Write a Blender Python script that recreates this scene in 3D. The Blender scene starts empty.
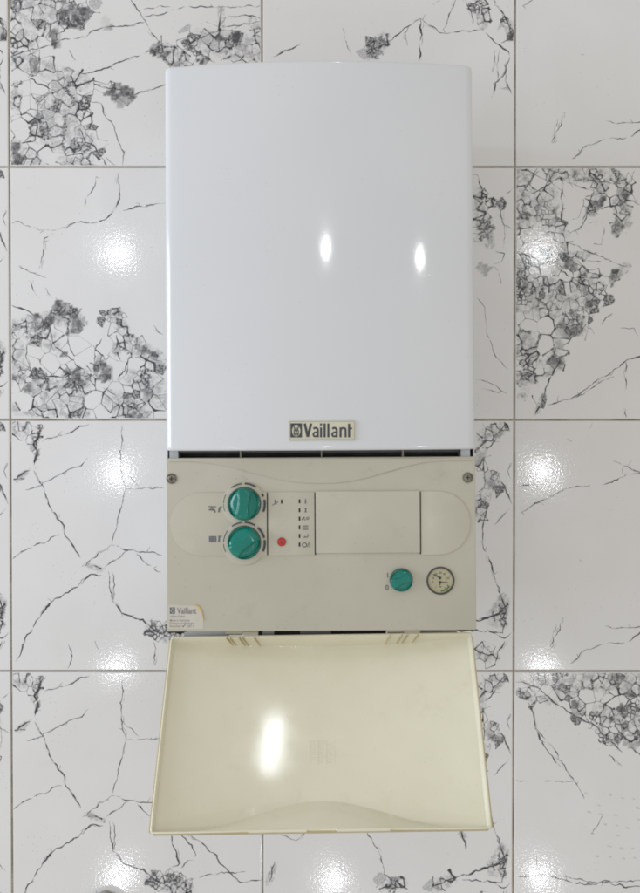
import bpy, bmesh, math, random
from mathutils import Vector, Matrix
random.seed(7)
R = math.radians
scn = bpy.context.scene
COL = scn.collection

# ------------------------------------------------------------------ camera
FPX, CX, CY = 924.0, 320.0, 446.5          # focal length and centre in photograph pixels
CAM_H, CAM_RX = 1.65, R(-0.7)
CAM_Y = CAM_H * math.tan(-CAM_RX)
cam = bpy.data.cameras.new('camera'); cam_o = bpy.data.objects.new('camera', cam); COL.objects.link(cam_o)
cam.sensor_fit = 'VERTICAL'; cam.sensor_height = 24.0; cam.sensor_width = 24.0 * 640 / 893
cam.lens = FPX / 893 * 24.0; cam.clip_start = .02; cam.clip_end = 60
cam_o.location = (0, CAM_Y, CAM_H); cam_o.rotation_euler = (CAM_RX, 0, 0)
scn.camera = cam_o

# ------------------------------------------------------------------ light: ceiling downlights of the room, a window to the left
w = bpy.data.worlds.new('World'); scn.world = w; w.use_nodes = True
bg = w.node_tree.nodes['Background']; bg.inputs[0].default_value = (1.0, .985, .955, 1); bg.inputs[1].default_value = .605
def ray(px, py):
    x, y, z = (px-CX)/FPX, (CY-py)/FPX, -1.0
    c, s = math.cos(CAM_RX), math.sin(CAM_RX)
    return Vector((x, y*c - z*s, y*s + z*c))
def at(px, py, z=0.0):
    d = ray(px, py); t = (z-CAM_H)/d.z
    return Vector((0, CAM_Y, CAM_H)) + d*t
CEIL = 2.75
def lamp(x, y, z, power, size, col):
    l = bpy.data.lights.new('ceiling_downlight', 'AREA'); l.shape = 'DISK'; l.size = size; l.energy = power; l.color = col
    o = bpy.data.objects.new('ceiling_downlight', l); COL.objects.link(o); o.location = (x, y, z)
    return l, o
COOL = (.93, .97, 1.0)
LAMP_W = .95
for px in (118, 333, 541):
    for py in (254, 470, 668, 882):
        g = at(px, py); d = g - cam_o.location
        p = g + Vector((d.x, d.y, 0)) * (CEIL/CAM_H)
        l, o = lamp(p.x, p.y, CEIL, LAMP_W, .075, COOL)
        if (px, py) == (118, 254):               # this downlight is aimed away to the left, with a narrow beam
            l.spread = R(66); o.rotation_euler = (0, R(14), 0); l.energy = LAMP_W*.75
l, o = lamp(.22, 3.25, CEIL, LAMP_W*6.0, .065, COOL); l.shape = 'RECTANGLE'; l.size_y = .55     # far ceiling lamp, its long shape made up to stretch the flap highlight
wl = bpy.data.lights.new('window_light', 'AREA'); wl.shape = 'RECTANGLE'; wl.size = 2.2; wl.size_y = 1.5; wl.energy = 85; wl.color = (.74, .84, 1.0)
wo = bpy.data.objects.new('window_light', wl); COL.objects.link(wo); wo.location = (-3.4, .3, 1.25); wo.rotation_euler = (0, R(-90), 0)

scn.render.engine = 'CYCLES'; scn.cycles.filter_width = 1.9
scn.view_settings.view_transform = 'Standard'; scn.view_settings.look = 'None'
scn.view_settings.exposure = 0.0; scn.view_settings.gamma = 1.0
scn.view_settings.use_curve_mapping = False

# ------------------------------------------------------------------ node helpers
class NT:
    def __init__(s, name):
        s.m = bpy.data.materials.new(name); s.m.use_nodes = True
        s.t = s.m.node_tree; s.n = s.t.nodes; s.l = s.t.links
        s.b = s.n['Principled BSDF']
    def put(s, sock, v):
        if v is None: return
        if hasattr(v, 'is_output'): s.l.new(v, sock)
        else: sock.default_value = v
    def math(s, op, a, b=None, c=None, clamp=False):
        n = s.n.new('ShaderNodeMath'); n.operation = op; n.use_clamp = clamp
        for i, v in enumerate((a, b, c)): s.put(n.inputs[i], v)
        return n.outputs[0]
    def vec(s, op, a, b=None, c=None, out=0):
        n = s.n.new('ShaderNodeVectorMath'); n.operation = op
        s.put(n.inputs[0], a); s.put(n.inputs[1], b)
        if c is not None: s.put(n.inputs[2], c)
        return n.outputs['Value'] if op in ('DOT_PRODUCT', 'DISTANCE', 'LENGTH') else n.outputs[0]
    def scale(s, a, k):
        n = s.n.new('ShaderNodeVectorMath'); n.operation = 'SCALE'; s.put(n.inputs[0], a); s.put(n.inputs['Scale'], k); return n.outputs[0]
    def noise(s, co, scale, detail=2, rough=.5, color=False, dims='3D'):
        n = s.n.new('ShaderNodeTexNoise'); n.noise_dimensions = dims
        s.put(n.inputs['Vector'], co); n.inputs['Scale'].default_value = scale
        n.inputs['Detail'].default_value = detail; n.inputs['Roughness'].default_value = rough
        return n.outputs['Color'] if color else n.outputs[0]
    def voro(s, co, scale, feat='DISTANCE_TO_EDGE', out='Distance', rnd=1.0):
        n = s.n.new('ShaderNodeTexVoronoi'); n.voronoi_dimensions = '2D'; n.feature = feat
        s.put(n.inputs['Vector'], co); n.inputs['Scale'].default_value = scale; n.inputs['Randomness'].default_value = rnd
        return n.outputs[out]
    def ramp(s, v, a, b, lo=0.0, hi=1.0):
        n = s.n.new('ShaderNodeMapRange'); n.interpolation_type = 'SMOOTHSTEP'
        s.put(n.inputs['Value'], v); s.put(n.inputs['From Min'], a); s.put(n.inputs['From Max'], b)
        s.put(n.inputs['To Min'], lo); s.put(n.inputs['To Max'], hi); return n.outputs[0]
    def mix(s, f, a, b):
        n = s.n.new('ShaderNodeMix'); n.data_type = 'RGBA'; s.put(n.inputs[0], f)
        s.put(n.inputs[6], a); s.put(n.inputs[7], b); return n.outputs[2]
    def bump(s, h, dist, strength=1.0, normal=None):
        n = s.n.new('ShaderNodeBump'); n.inputs['Strength'].default_value = strength; n.inputs['Distance'].default_value = dist
        s.put(n.inputs['Height'], h)
        if normal is not None: s.put(n.inputs['Normal'], normal)
        return n.outputs[0]
    def obj(s):
        return s.n.new('ShaderNodeTexCoord').outputs['Object']
    def set(s, **k):
        names = dict(color='Base Color', rough='Roughness', metal='Metallic', normal='Normal', coat='Coat Weight', crough='Coat Roughness',
                     spec='Specular IOR Level', sss='Subsurface Weight', sscale='Subsurface Scale', alpha='Alpha')
        for key, v in k.items():
            if key in ('color',) and isinstance(v, tuple): v = (*v, 1) if len(v) == 3 else v
            s.put(s.b.inputs[names[key]], v)
        return s.m

def plain(name, col, rough=.45, grain=.0, gscale=300, metal=0.0, spec=.5, var=.06, vscale=14, coat=0.0):
    t = NT(name); co = t.obj()
    n = t.noise(co, vscale, 4, .6)
    f = t.ramp(n, .3, .7)
    c1 = tuple(c*(1-var) for c in col); c2 = tuple(min(1, c*(1+var)) for c in col)
    c = t.mix(f, (*c1, 1), (*c2, 1))
    nr = t.ramp(t.noise(co, vscale*3, 3), .3, .7, max(.02, rough-.07), rough+.07)
    t.set(color=c, rough=nr, metal=metal, spec=spec, coat=coat)
    if grain: t.set(normal=t.bump(t.noise(co, gscale, 3, .6), grain))
    return t.m

# ------------------------------------------------------------------ mesh helpers
def link(name, me, mat, parent=None, smooth=None, loc=None):
    o = bpy.data.objects.new(name, me); COL.objects.link(o)
    if mat is not None and not me.materials: me.materials.append(mat)
    if parent: o.parent = parent
    if loc is not None: o.location = loc
    if smooth is not None:
        me.polygons.foreach_set('use_smooth', [True]*len(me.polygons)); me.set_sharp_from_angle(angle=R(smooth))
    return o
def tag(o, label, cat, group=None):
    o['label'] = label; o['category'] = cat
    if group: o['group'] = group
def mesh(name, V, F):
    me = bpy.data.meshes.new(name); me.from_pydata([tuple(v) for v in V], [], F); me.update()
    bm = bmesh.new(); bm.from_mesh(me); bmesh.ops.recalc_face_normals(bm, faces=bm.faces[:]); bm.to_mesh(me); bm.free()
    return me

# ================================================================== FLOOR
TILE = .45                                     # pitch of the square tiles
S0 = at(262.3, 419.8)                          # a joint crossing found in the photograph
NX, NY = range(-4, 5), range(-4, 5)

def crop(x0, y0, s, pl): return [(x0 + x*s, y0 + y*s) for x, y in pl]
k1 = 170/640
CA, CB, CC, CD, CE, CF = (0,0,k1), (130,0,k1), (0,165,k1), (0,290,k1), (0,418,k1), (0,545,k1)
CG, CH, CI, CJ, CK, CL, CN, CQ = (0,770,270/640), (340,0,180/640), (470,160,k1), (470,290,k1), (470,415,k1), (470,540,k1), (250,790,390/640), (470,665,k1)
# veins of each tile print: origin in the photograph, then per crop: cracks (width, points), dense, clean and grey patches (a, b, radius)
PRINTS = {
'P1': dict(o=(9.3,-85.3), c=[
  (CA,1.2,[(35,215),(100,195),(150,185),(200,170)]),(CA,1.5,[(95,220),(150,190),(150,220),(125,270),(110,290)]),
  (CA,1.4,[(225,155),(300,145),(340,125),(400,105),(470,100),(545,85)]),(CA,1.6,[(490,0),(515,40),(545,80),(570,130),(610,170)]),
  (CA,1.5,[(270,265),(320,280),(380,265),(450,235),(530,210),(600,185)]),(CA,1.3,[(320,310),(400,330),(500,360),(580,335),(620,318)]),
  (CA,1.0,[(310,370),(380,390),(390,430),(430,480),(445,530),(465,570),(460,620)]),(CA,1.4,[(300,480),(320,535),(350,545),(405,630)]),
  (CA,1.0,[(380,570),(445,630)]),(CA,1.3,[(545,65),(600,60),(640,45)]),(CA,1.0,[(540,40),(600,25),(640,30)]),(CA,1.0,[(260,190),(285,230)]),
  (CB,1.2,[(110,60),(200,30),(330,30),(420,30),(490,25)]),(CB,1.8,[(345,30),(335,80),(330,120),(250,150)]),
  (CB,1.3,[(360,70),(430,60),(490,75)]),(CB,1.3,[(350,105),(485,85)]),(CB,1.5,[(230,180),(310,235)]),(CB,1.2,[(460,95),(465,130),(490,120)]),
  (CA,1.3,[(40,440),(100,425),(145,450),(130,530),(45,540)]),(CA,1.2,[(105,290),(200,340),(150,385),(110,350)])],
 d=[(CA,60,30,180,70,60),(CA,230,20,290,60,50),(CA,50,140,110,150,35),(CA,60,220,130,250,35),(CA,150,255,310,310,35),(CA,60,330,60,400,25),
  (CA,190,400,260,420,60),(CA,230,330,290,400,35),(CA,170,480,300,540,65),(CA,60,560,120,610,40),(CA,250,590,320,620,35),
  (CB,120,190,190,230,35),(CB,340,40,340,110,15),(CB,260,160,480,190,50),(CB,440,60,480,130,20)],
 n=[(CA,140,320,160,340,42),(CA,80,470,90,500,45),(CA,250,120,290,120,25),(CA,350,80,355,90,30)],
 g=[(CA,260,60,310,75,32),(CA,425,345,475,360,26),(CA,440,360,455,385,18),(CA,205,130,215,165,15),(CA,395,80,405,110,15),(CA,60,560,70,600,20),(CA,590,190,635,215,20),
  (CB,110,185,150,225,18),(CB,350,140,400,150,25),(CB,265,220,285,230,15)]),
'P2': dict(o=(10.6,167.2), c=[
  (CC,1.5,[(450,30),(452,120),(435,170),(400,205),(345,220)]),(CC,1.7,[(465,170),(520,155),(580,150),(615,142)]),(CC,.9,[(365,45),(360,80),(325,130),(310,185)]),
  (CC,1.0,[(350,215),(290,215),(210,245),(150,245),(70,212),(45,220)]),(CC,1.1,[(205,255),(170,275),(165,340),(150,390)]),(CC,1.4,[(75,378),(115,402),(170,420)]),
  (CC,1.4,[(118,430),(125,460),(140,489)]),(CC,1.2,[(175,460),(190,489)]),
  (CD,1.4,[(45,55),(105,75),(130,95)]),(CD,1.5,[(190,140),(200,195),(245,240),(340,320),(360,310)]),(CD,1.4,[(385,180),(360,220),(355,300)]),
  (CD,1.4,[(440,165),(440,215),(400,260)]),(CD,1.3,[(500,230),(440,340)]),(CD,1.3,[(105,90),(100,250),(130,340)]),(CD,1.4,[(100,290),(150,325),(240,320),(310,290)]),
  (CD,1.2,[(390,365),(440,395)]),(CD,1.3,[(480,400),(540,480)]),(CD,1.2,[(560,250),(610,265)]),(CD,1.2,[(580,130),(615,165)])],
 d=[(CD,60,130,110,160,25),(CD,150,160,200,190,35),(CD,200,100,290,115,32),(CD,100,110,150,110,22),(CD,60,220,70,320,35),(CD,150,370,290,400,55),
  (CD,200,450,60,440,30),(CD,270,320,320,330,40),(CD,400,290,360,310,25),(CD,430,90,470,150,25),(CD,500,200,600,260,35),(CD,560,330,600,400,45),
  (CD,430,420,520,460,50),(CD,230,430,300,460,40),(CD,490,320,530,350,30),(CD,440,230,460,200,15),(CD,380,240,360,280,12)],
 n=[(CD,265,175,325,240,52),(CD,160,250,230,290,40),(CD,95,400,95,430,38),(CD,350,390,340,430,42),(CD,370,450,400,470,35),(CD,460,280,440,320,18),(CD,415,190,400,240,18)],
 g=[(CD,230,70,290,120,30),(CD,185,100,170,110,22),(CD,385,290,390,310,25),(CD,130,100,140,130,15),(CD,270,330,300,330,30),(CD,490,470,520,480,20),(CD,530,210,590,240,14),(CD,215,215,240,240,10)]),
'P3': dict(o=(11.7,419.8), c=[
  (CE,1.3,[(160,85),(250,62),(340,22)]),(CE,2.6,[(165,25),(150,70),(130,100),(145,130),(130,190)]),(CE,1.6,[(130,190),(90,210),(55,240)]),
  (CE,1.4,[(135,200),(165,255),(190,330),(245,405),(247,440),(285,489),(305,525)]),(CE,1.3,[(228,438),(120,489),(50,530)]),
  (CE,.9,[(100,270),(190,235),(265,192),(310,180),(335,150)]),(CE,1.1,[(465,25),(463,100),(458,190),(475,262)]),(CE,.9,[(475,265),(620,262)]),
  (CE,1.2,[(475,265),(455,350),(425,470)]),(CE,.8,[(460,195),(525,255)]),
  (CF,1.3,[(420,0),(350,50),(320,80)]),(CF,1.5,[(420,0),(480,20),(540,25),(615,38)]),(CF,1.3,[(480,20),(450,50),(400,80)]),(CF,1.4,[(510,25),(560,75),(610,105)]),
  (CF,2.0,[(410,115),(345,110),(300,155),(250,180),(190,220),(155,270)]),(CF,1.5,[(155,270),(100,345),(80,410),(60,440)]),
  (CF,1.7,[(410,95),(415,150),(425,210),(470,260),(540,280),(580,320),(620,340)]),(CF,1.0,[(425,100),(435,150),(430,210)]),(CF,1.7,[(260,375),(272,400),(258,465)]),
  (CF,.8,[(360,360),(378,400)]),(CF,1.1,[(580,345),(590,390),(582,450)])],
 c2=[((0,770-251.2,270/640),1.3,[(405,152),(415,190),(425,225),(385,250)]),((0,770-251.2,270/640),1.2,[(420,152),(455,180),(465,205),(430,235)]),
  ((0,770-251.2,270/640),1.4,[(450,152),(490,185),(540,240),(570,270),(620,265)]),((0,770-251.2,270/640),1.2,[(450,265),(500,250),(585,243)])],
 d=[(CE,65,40,90,50,28),(CE,130,110,150,40,16),(CE,70,230,100,205,14),(CF,340,75,390,95,12),(CF,590,330,625,350,20),((0,770-251.2,270/640),365,260,440,285,22)],
 n=[], g=[(CE,138,150,145,130,9)]),
'M0': dict(o=(261.5,-85.3), c=[
  (CH,1.0,[(5,100),(20,160),(35,205)]),(CH,1.2,[(165,150),(240,95),(280,70),(350,120),(490,112)]),(CH,1.0,[(240,95),(225,120),(235,165)]),
  (CH,2.0,[(280,70),(280,150),(275,225)]),(CH,1.2,[(405,0),(375,75),(360,110)]),(CH,1.6,[(325,20),(350,5)]),(CH,1.7,[(535,0),(580,70),(610,130),(565,155)]),
  (CH,1.6,[(510,120),(545,155),(590,185),(595,210),(580,260),(545,295),(535,345)]),(CH,1.0,[(545,180),(535,260)]),(CH,1.0,[(560,180),(550,290)]),
  (CH,1.0,[(580,260),(590,310),(615,370)]),(CH,1.0,[(560,315),(590,315)]),(CH,1.3,[(435,0),(455,40),(470,90)]),(CB,1.3,[(530,215),(570,200),(610,185),(640,165)])],
 d=[(CH,100,200,150,140,28),(CH,485,-30,500,90,22),(CH,590,90,600,120,20),(CH,420,-60,330,-90,40)], n=[],
 g=[(CH,105,195,140,155,16),(CH,590,110,600,130,14)]),
'M1': dict(o=(262,167.2), c=[
  (CI,1.0,[(25,60),(40,120),(110,190),(125,250),(120,330)]),(CI,1.0,[(40,130),(110,155),(160,100)]),(CI,1.0,[(80,150),(60,190)]),
  (CI,1.0,[(130,150),(110,200),(120,240),(155,260)]),(CI,1.0,[(90,340),(125,350),(115,380),(85,390)]),(CI,1.2,[(85,395),(105,430),(112,465)]),
  (CJ,.8,[(20,25),(50,60),(60,160),(90,240),(140,295)]),(CJ,.8,[(20,335),(80,350),(140,390)]),(CJ,.7,[(30,370),(110,385)]),(CI,1.2,[(-400,200),(-250,260),(-90,240),(20,310)])],
 d=[(CI,30,120,40,300,22),(CI,60,230,70,320,20),(CI,90,170,120,170,18),(CI,-200,250,-60,260,40)], n=[], g=[(CI,30,400,60,410,20)]),
'M2': dict(o=(262.3,419.8), c=[
  (CK,1.8,[(130,35),(90,100),(60,130)]),(CK,1.4,[(100,215),(130,270),(155,335)]),(CK,1.1,[(155,180),(140,210),(155,240)]),(CK,1.3,[(60,260),(30,290)]),
  (CK,1.4,[(75,290),(50,400),(45,489)]),(CK,.9,[(150,350),(90,415)]),
  (CL,1.6,[(42,0),(70,70),(90,130),(105,190),(130,240)]),(CL,2.0,[(30,300),(100,280),(145,260)]),(CL,1.4,[(60,335),(130,370),(155,350)]),(CL,1.5,[(130,380),(90,470)]),
  ((250,790-251.2,390/640),2.0,[(345,65),(355,100)]),((250,790-251.2,390/640),2.2,[(395,40),(410,90),(420,120),(390,130),(340,145),(300,160)]),
  ((250,790-251.2,390/640),1.1,[(190,65),(215,110),(220,140)]),((250,790-251.2,390/640),1.5,[(420,130),(415,155),(350,150)]),((250,790-251.2,390/640),1.8,[(220,140),(260,165)]),
  ((250,790-251.2,390/640),1.1,[(95,65),(75,85),(50,75)]),((250,790-251.2,390/640),1.5,[(40,120),(30,155)])],
 d=[(CK,50,80,110,50,28),(CK,40,130,30,170,25),(CK,70,230,100,270,25),(CK,40,320,35,380,25),(CL,125,210,130,280,16),(CL,80,310,130,320,16),(CL,40,420,80,440,32),
  ((250,790-251.2,390/640),400,125,415,105,12),((250,790-251.2,390/640),330,150,300,160,11),((250,790-251.2,390/640),225,158,250,155,11),((250,790-251.2,390/640),345,68,352,75,7),((250,790-251.2,390/640),30,155,38,125,7)],
 n=[(CL,70,375,90,380,14)], g=[(CL,118,220,130,270,12)]),
'R0': dict(o=(513,419.8), c=[
  (CK,1.0,[(455,30),(445,50)]),(CK,.8,[(360,88),(380,100)]),(CK,1.1,[(180,268),(240,265),(270,270)]),(CK,1.2,[(190,365),(250,330),(330,290),(390,270),(450,265)]),
  (CK,1.4,[(490,265),(560,235),(600,222),(640,220),(760,190)]),(CK,1.3,[(535,172),(590,195),(640,220)]),(CK,1.0,[(570,195),(570,225)]),(CK,1.0,[(590,190),(605,172)]),
  (CL,1.1,[(345,290),(335,340),(310,370),(300,405)]),(CL,.9,[(375,465),(430,415),(510,390),(600,380),(640,345),(740,320)]),(CL,1.0,[(500,322),(560,332),(620,330),(700,320)]),
  (CL,.9,[(330,330),(320,350)]),(CL,.9,[(322,318),(312,345),(306,362)]),(CL,1.2,[(312,395),(303,406)]),(CL,1.5,[(318,250),(322,258)]),(CL,1.5,[(415,75),(420,79)]),(CL,.8,[(310,335),(300,385)])],
 d=[(CL,760,320,880,300,40)], n=[], g=[]),
'R1': dict(o=(513,167), c=[
  (CI,1.2,[(165,340),(240,370),(270,390)]),(CI,1.4,[(340,90),(335,230),(370,275),(410,250),(450,130),(455,110)]),(CI,1.3,[(290,50),(300,85),(220,130),(200,110),(250,40)]),
  (CI,1.4,[(355,85),(455,115)]),(CI,1.4,[(410,250),(440,195),(530,170),(545,200),(530,280)]),(CI,1.4,[(360,310),(440,345),(540,385),(580,400)]),
  (CI,1.4,[(320,405),(400,455),(440,485)]),(CI,1.3,[(395,375),(440,420),(500,430)]),(CI,1.2,[(580,150),(640,170)]),(CI,1.2,[(610,40),(590,90)]),(CI,1.2,[(380,75),(560,90)]),
  (CJ,2.0,[(340,240),(300,320),(270,400),(240,470)]),(CJ,1.3,[(285,430),(375,405),(440,360),(520,310),(580,262),(640,240),(720,230)]),(CJ,1.1,[(375,408),(460,360),(525,322)]),
  (CJ,1.3,[(580,265),(582,370)]),(CJ,1.4,[(580,440),(578,489)]),(CJ,1.7,[(480,130),(525,85)]),(CJ,.8,[(540,140),(610,140),(625,170)]),(CJ,1.3,[(340,210),(400,160),(460,90)])],
 d=[(CI,190,60,190,250,42),(CI,270,120,260,200,52),(CI,290,240,330,290,40),(CI,300,40,480,60,35),(CI,490,100,470,150,30),(CI,540,60,580,100,25),(CI,190,420,230,480,50),
  (CI,330,350,290,400,40),(CI,350,370,430,350,20),(CI,300,480,440,500,50),(CI,430,430,470,470,30),(CI,540,430,580,400,22),(CI,560,160,570,240,35),
  (CJ,180,30,300,60,60),(CJ,330,40,430,20,50),(CJ,430,60,460,30,25),(CJ,350,130,400,130,40),(CJ,200,170,230,280,45),(CJ,300,180,320,260,35),(CJ,190,330,230,320,30),
  (CJ,270,310,300,300,20),(CJ,190,390,200,380,20),(CJ,250,450,270,400,14)],
 n=[(CI,235,80,265,90,32),(CI,390,130,390,220,45),(CI,480,240,440,290,50),(CI,190,340,240,330,25),(CI,270,400,290,420,20),(CI,420,390,470,400,20),(CI,340,410,380,450,20),
  (CJ,270,110,300,130,28),(CJ,260,220,290,200,38),(CJ,250,310,255,300,16),(CJ,200,130,215,125,15)],
 g=[(CI,340,370,370,390,22),(CI,480,150,450,190,16),(CI,570,110,560,160,18),(CI,545,270,560,230,16),(CI,530,450,540,430,18),(CI,190,480,180,450,15),
  (CJ,310,265,330,260,18),(CJ,345,130,350,160,15),(CJ,380,150,400,150,15),(CJ,440,50,450,40,15),(CJ,190,320,220,330,12)]),
'R3': dict(o=(513,671), c=[
  (CQ,1.4,[(165,60),(240,80),(330,150),(390,190),(470,230),(520,280),(575,330)]),(CQ,1.5,[(215,140),(235,180),(245,240),(280,310),(335,385)]),
  (CQ,1.1,[(245,235),(300,300),(360,395),(400,450),(430,508)]),(CQ,1.2,[(170,435),(215,440)]),(CQ,1.4,[(280,440),(390,440)]),(CQ,1.4,[(520,340),(570,385)]),(CQ,1.3,[(600,310),(640,340),(700,400)]),
  (CN,1.6,[(440,145),(480,140),(530,155),(640,160)]),(CN,1.1,[(500,140),(570,155),(640,150)]),(CN,1.1,[(470,110),(475,140)]),(CN,.8,[(560,75),(570,60),(580,40)])],
 d=[(CQ,180,100,230,125,15),(CQ,260,40,360,60,40),(CQ,260,125,320,145,14),(CQ,340,100,400,80,30),(CQ,400,150,410,180,25),(CQ,450,60,520,60,40),(CQ,560,50,700,90,50),
  (CQ,500,190,700,200,50),(CQ,500,250,540,280,25),(CQ,600,270,700,290,30)],
 n=[(CQ,420,110,450,120,38),(CQ,355,150,360,150,14),(CQ,530,150,550,140,25)],
 g=[(CQ,385,155,400,180,16),(CQ,510,200,525,205,12),(CQ,560,170,590,160,16),(CQ,590,290,630,300,16)]),
}
PXT = 251.5                                    # photograph pixels per tile
from mathutils import noise as mnoise
from mathutils.geometry import delaunay_2d_cdt
def segd(x, y, ax, ay, bx, by):
    dx, dy = bx-ax, by-ay; L2 = dx*dx+dy*dy
    h = 0 if L2 < 1e-9 else max(0, min(1, ((x-ax)*dx+(y-ay)*dy)/L2))
    return math.hypot(x-ax-h*dx, y-ay-h*dy)
def tile_mesh(key, D):
    """one glazed tile: cushion-edged body and, as inlaid print, its cracks and broken fragments"""
    rng = random.Random(sum(ord(c)*(i+3) for i, c in enumerate(key))); sd = rng.uniform(0, 90)
    ox, oy = D['o']; k = TILE/PXT
    def nz(x, y, f, z=0.0): return mnoise.noise(Vector((x*f+sd, y*f-sd, z+sd*.3)))
    def caps(lst):
        out = []
        for cr, x0, y0, x1, y1, r in lst:
            (ax, ay), (bx, by) = crop(*cr, [(x0, y0), (x1, y1)]); out.append((ax-ox, ay-oy, bx-ox, by-oy, r*cr[2]))
        return out
    cd, cn, cg = caps(D['d']), caps(D['n']), caps(D['g'])
    def fld(C, x, y):
        m = -1.0
        for ax, ay, bx, by, r in C:
            v = 1 - segd(x, y, ax, ay, bx, by)/(r*1.25)
            if v > m: m = v
        return m
    V, Fc, Mi, At = [], [], [], []
    h = TILE/2 - .0017; bv = .0012; th = .009
    rings = ((-th, h), (-bv, h), (-.00035, h-bv*.35))
    for z, r in rings:
        V += [(-r, -r, z), (r, -r, z), (r, r, z), (-r, r, z)]; At += [0]*4
    for i in range(2):
        for j in range(4): Fc.append((i*4+j, i*4+(j+1) % 4, i*4+4+(j+1) % 4, i*4+4+j)); Mi.append(0)
    lim = PXT/2 - 1.7
    zc = [0]
    def put(x, y, z):
        x, y = max(-lim, min(lim, x-PXT/2)), max(-lim, min(lim, PXT/2-y))
        V.append((x*k, y*k, z)); At.append(0); return len(V)-1
    def inside(x, y, m=4): return -m < x < PXT+m and -m < y < PXT+m
    def ribbon(pts, ws, mi=1):
        zc[0] = (zc[0]+1) % 12; z = (.000045 if mi != 7 else .000002) + zc[0]*(2e-6 if mi != 7 else 1.5e-6); n = len(pts); prev = None
        for i in range(n):
            x, y = pts[i]; a, b = pts[max(0, i-1)], pts[min(n-1, i+1)]
            dx, dy = b[0]-a[0], b[1]-a[1]; L = math.hypot(dx, dy) or 1; nx, ny = -dy/L, dx/L; w_ = ws[i]*.5
            if not inside(x, y): prev = None; continue
            cur = (put(x+nx*w_, y+ny*w_, z), put(x-nx*w_, y-ny*w_, z))
            if prev and (ws[i] > .12 or ws[i-1] > .12): Fc.append((prev[0], prev[1], cur[1], cur[0])); Mi.append(mi)
            prev = cur
    def rough(p0, p1, amp, step=2.2):
        L = math.hypot(p1[0]-p0[0], p1[1]-p0[1]); n = max(1, int(L/step)); out = []
        nx, ny = (-(p1[1]-p0[1])/L, (p1[0]-p0[0])/L) if L > 0 else (0, 0)
        for i in range(n+1):
            f = i/n; x, y = p0[0]+(p1[0]-p0[0])*f, p0[1]+(p1[1]-p0[1])*f
            e = amp*math.sin(math.pi*f)**.5 if 0 < f < 1 else 0
            d = e*(nz(x, y, .11)*1.6 + nz(x, y, .33, 5)*.9 + nz(x, y, .9, 9)*.45); out.append((x+nx*d, y+ny*d))
        return out
    # long cracks
    for cr, wd, pl in D['c'] + D.get('c2', []):
        P = [(x-ox, y-oy) for x, y in crop(*cr, pl)]; pts = []
        for p0, p1 in zip(P, P[1:]): pts += rough(p0, p1, min(2.2, .7+.03*math.hypot(p1[0]-p0[0], p1[1]-p0[1])))[(1 if pts else 0):]
        n = len(pts); ws = []
        for i, (x, y) in enumerate(pts):
            tpr = min(1, (i+1)/4, (n-i)/4)
            v = nz(x, y, .13, 20)*1.1 + nz(x, y, .45, 30)*.6
            ws.append(max(0, wd*(.54 + .85*v)*tpr) if v > -.5 else 0)
        ribbon(pts, ws)
        if wd > .85:                            # faint companion and twigs
            off = rng.choice((-1, 1))*rng.uniform(.9, 2.2)
            ribbon([(x+off*(1+nz(x, y, .2, 50)), y+off*nz(x, y, .2, 60)) for x, y in pts], [.8*max(0, nz(x, y, .1, 70))*wd for x, y in pts], 2)
            for _ in range(int(n/16)):
                x, y = pts[rng.randrange(n)]; an = rng.uniform(0, 6.28); L = rng.uniform(3, 10)
                L *= .7; tw = rough((x, y), (x+L*math.cos(an), y+L*math.sin(an)), 1.5); ribbon(tw, [.75*(1-i/len(tw)) for i in range(len(tw))], 2)
    # fragments: cells of uneven size
    pts, kind, acc = [], [], {}
    def near(x, y, r):
        c = 10.0; R_ = int(r/c)+1; gx, gy = int(x//c), int(y//c)
        for ii in range(gx-R_, gx+R_+1):
            for jj in range(gy-R_, gy+R_+1):
                for (qx, qy) in acc.get((ii, jj), ()):
                    if (qx-x)**2+(qy-y)**2 < r*r: return True
        return False
    def addp(x, y, kd):
        pts.append((x, y)); kind.append(kd); acc.setdefault((int(x//10), int(y//10)), []).append((x, y))
    for ax, ay, bx, by, r in cn: addp((ax+bx)/2 + .01*rng.random(), (ay+by)/2, 'clean')
    allc = cd + cg
    for it in range(9000):
        if it < 7200 and allc:
            ax, ay, bx, by, r = rng.choice(allc); f = rng.random()
            x, y = ax+(bx-ax)*f + rng.uniform(-1.9, 1.9)*r, ay+(by-ay)*f + rng.uniform(-1.9, 1.9)*r
        else: x, y = rng.uniform(-12, PXT+12), rng.uniform(-12, PXT+12)
        if not inside(x, y, 14): continue
        wx, wy = x + 7*nz(x, y, .06, 80), y + 7*nz(x, y, .06, 90)
        fd, fg = fld(cd, wx, wy), fld(cg, x, y)
        f = max(fd, fg)
        if f <= -.40:
            sb = 26 if f < -.9 else 13.0
            if (it > 7200 or f > -.9) and not near(x, y, sb): addp(x, y, 'bg')
            continue
        if fld(cn, x + 3*nz(x, y, .12, 33), y + 3*nz(x, y, .12, 34)) > (.02 if fg <= .1 else .4): continue
        sp = (11.5 - 5.6*min(1, f*1.5) if f > 0 else 11.5 - 16*f) * (1 + 1.3*nz(x, y, .05, 40) + .9*nz(x, y, .16, 44)) * (.8 if fg > .05 else 1)
        sp = max(2.3, sp)
        if not near(x, y, sp): addp(x, y, 'grey' if fg > .08 else 'dense')
    kmap = dict(zip(pts, kind)); gtone = {p_: rng.choice((.25, .5, .8, 1.0, 1.0)) for p_ in pts}; tone = {p_: (rng.random()**3*.8 if rng.random() < .45 + .8*nz(p_[0], p_[1], .05, 77) else 0.0) for p_ in pts}; Ag = {}
    G = 96; rt = h-bv*1.6; g0 = len(V)
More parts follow.
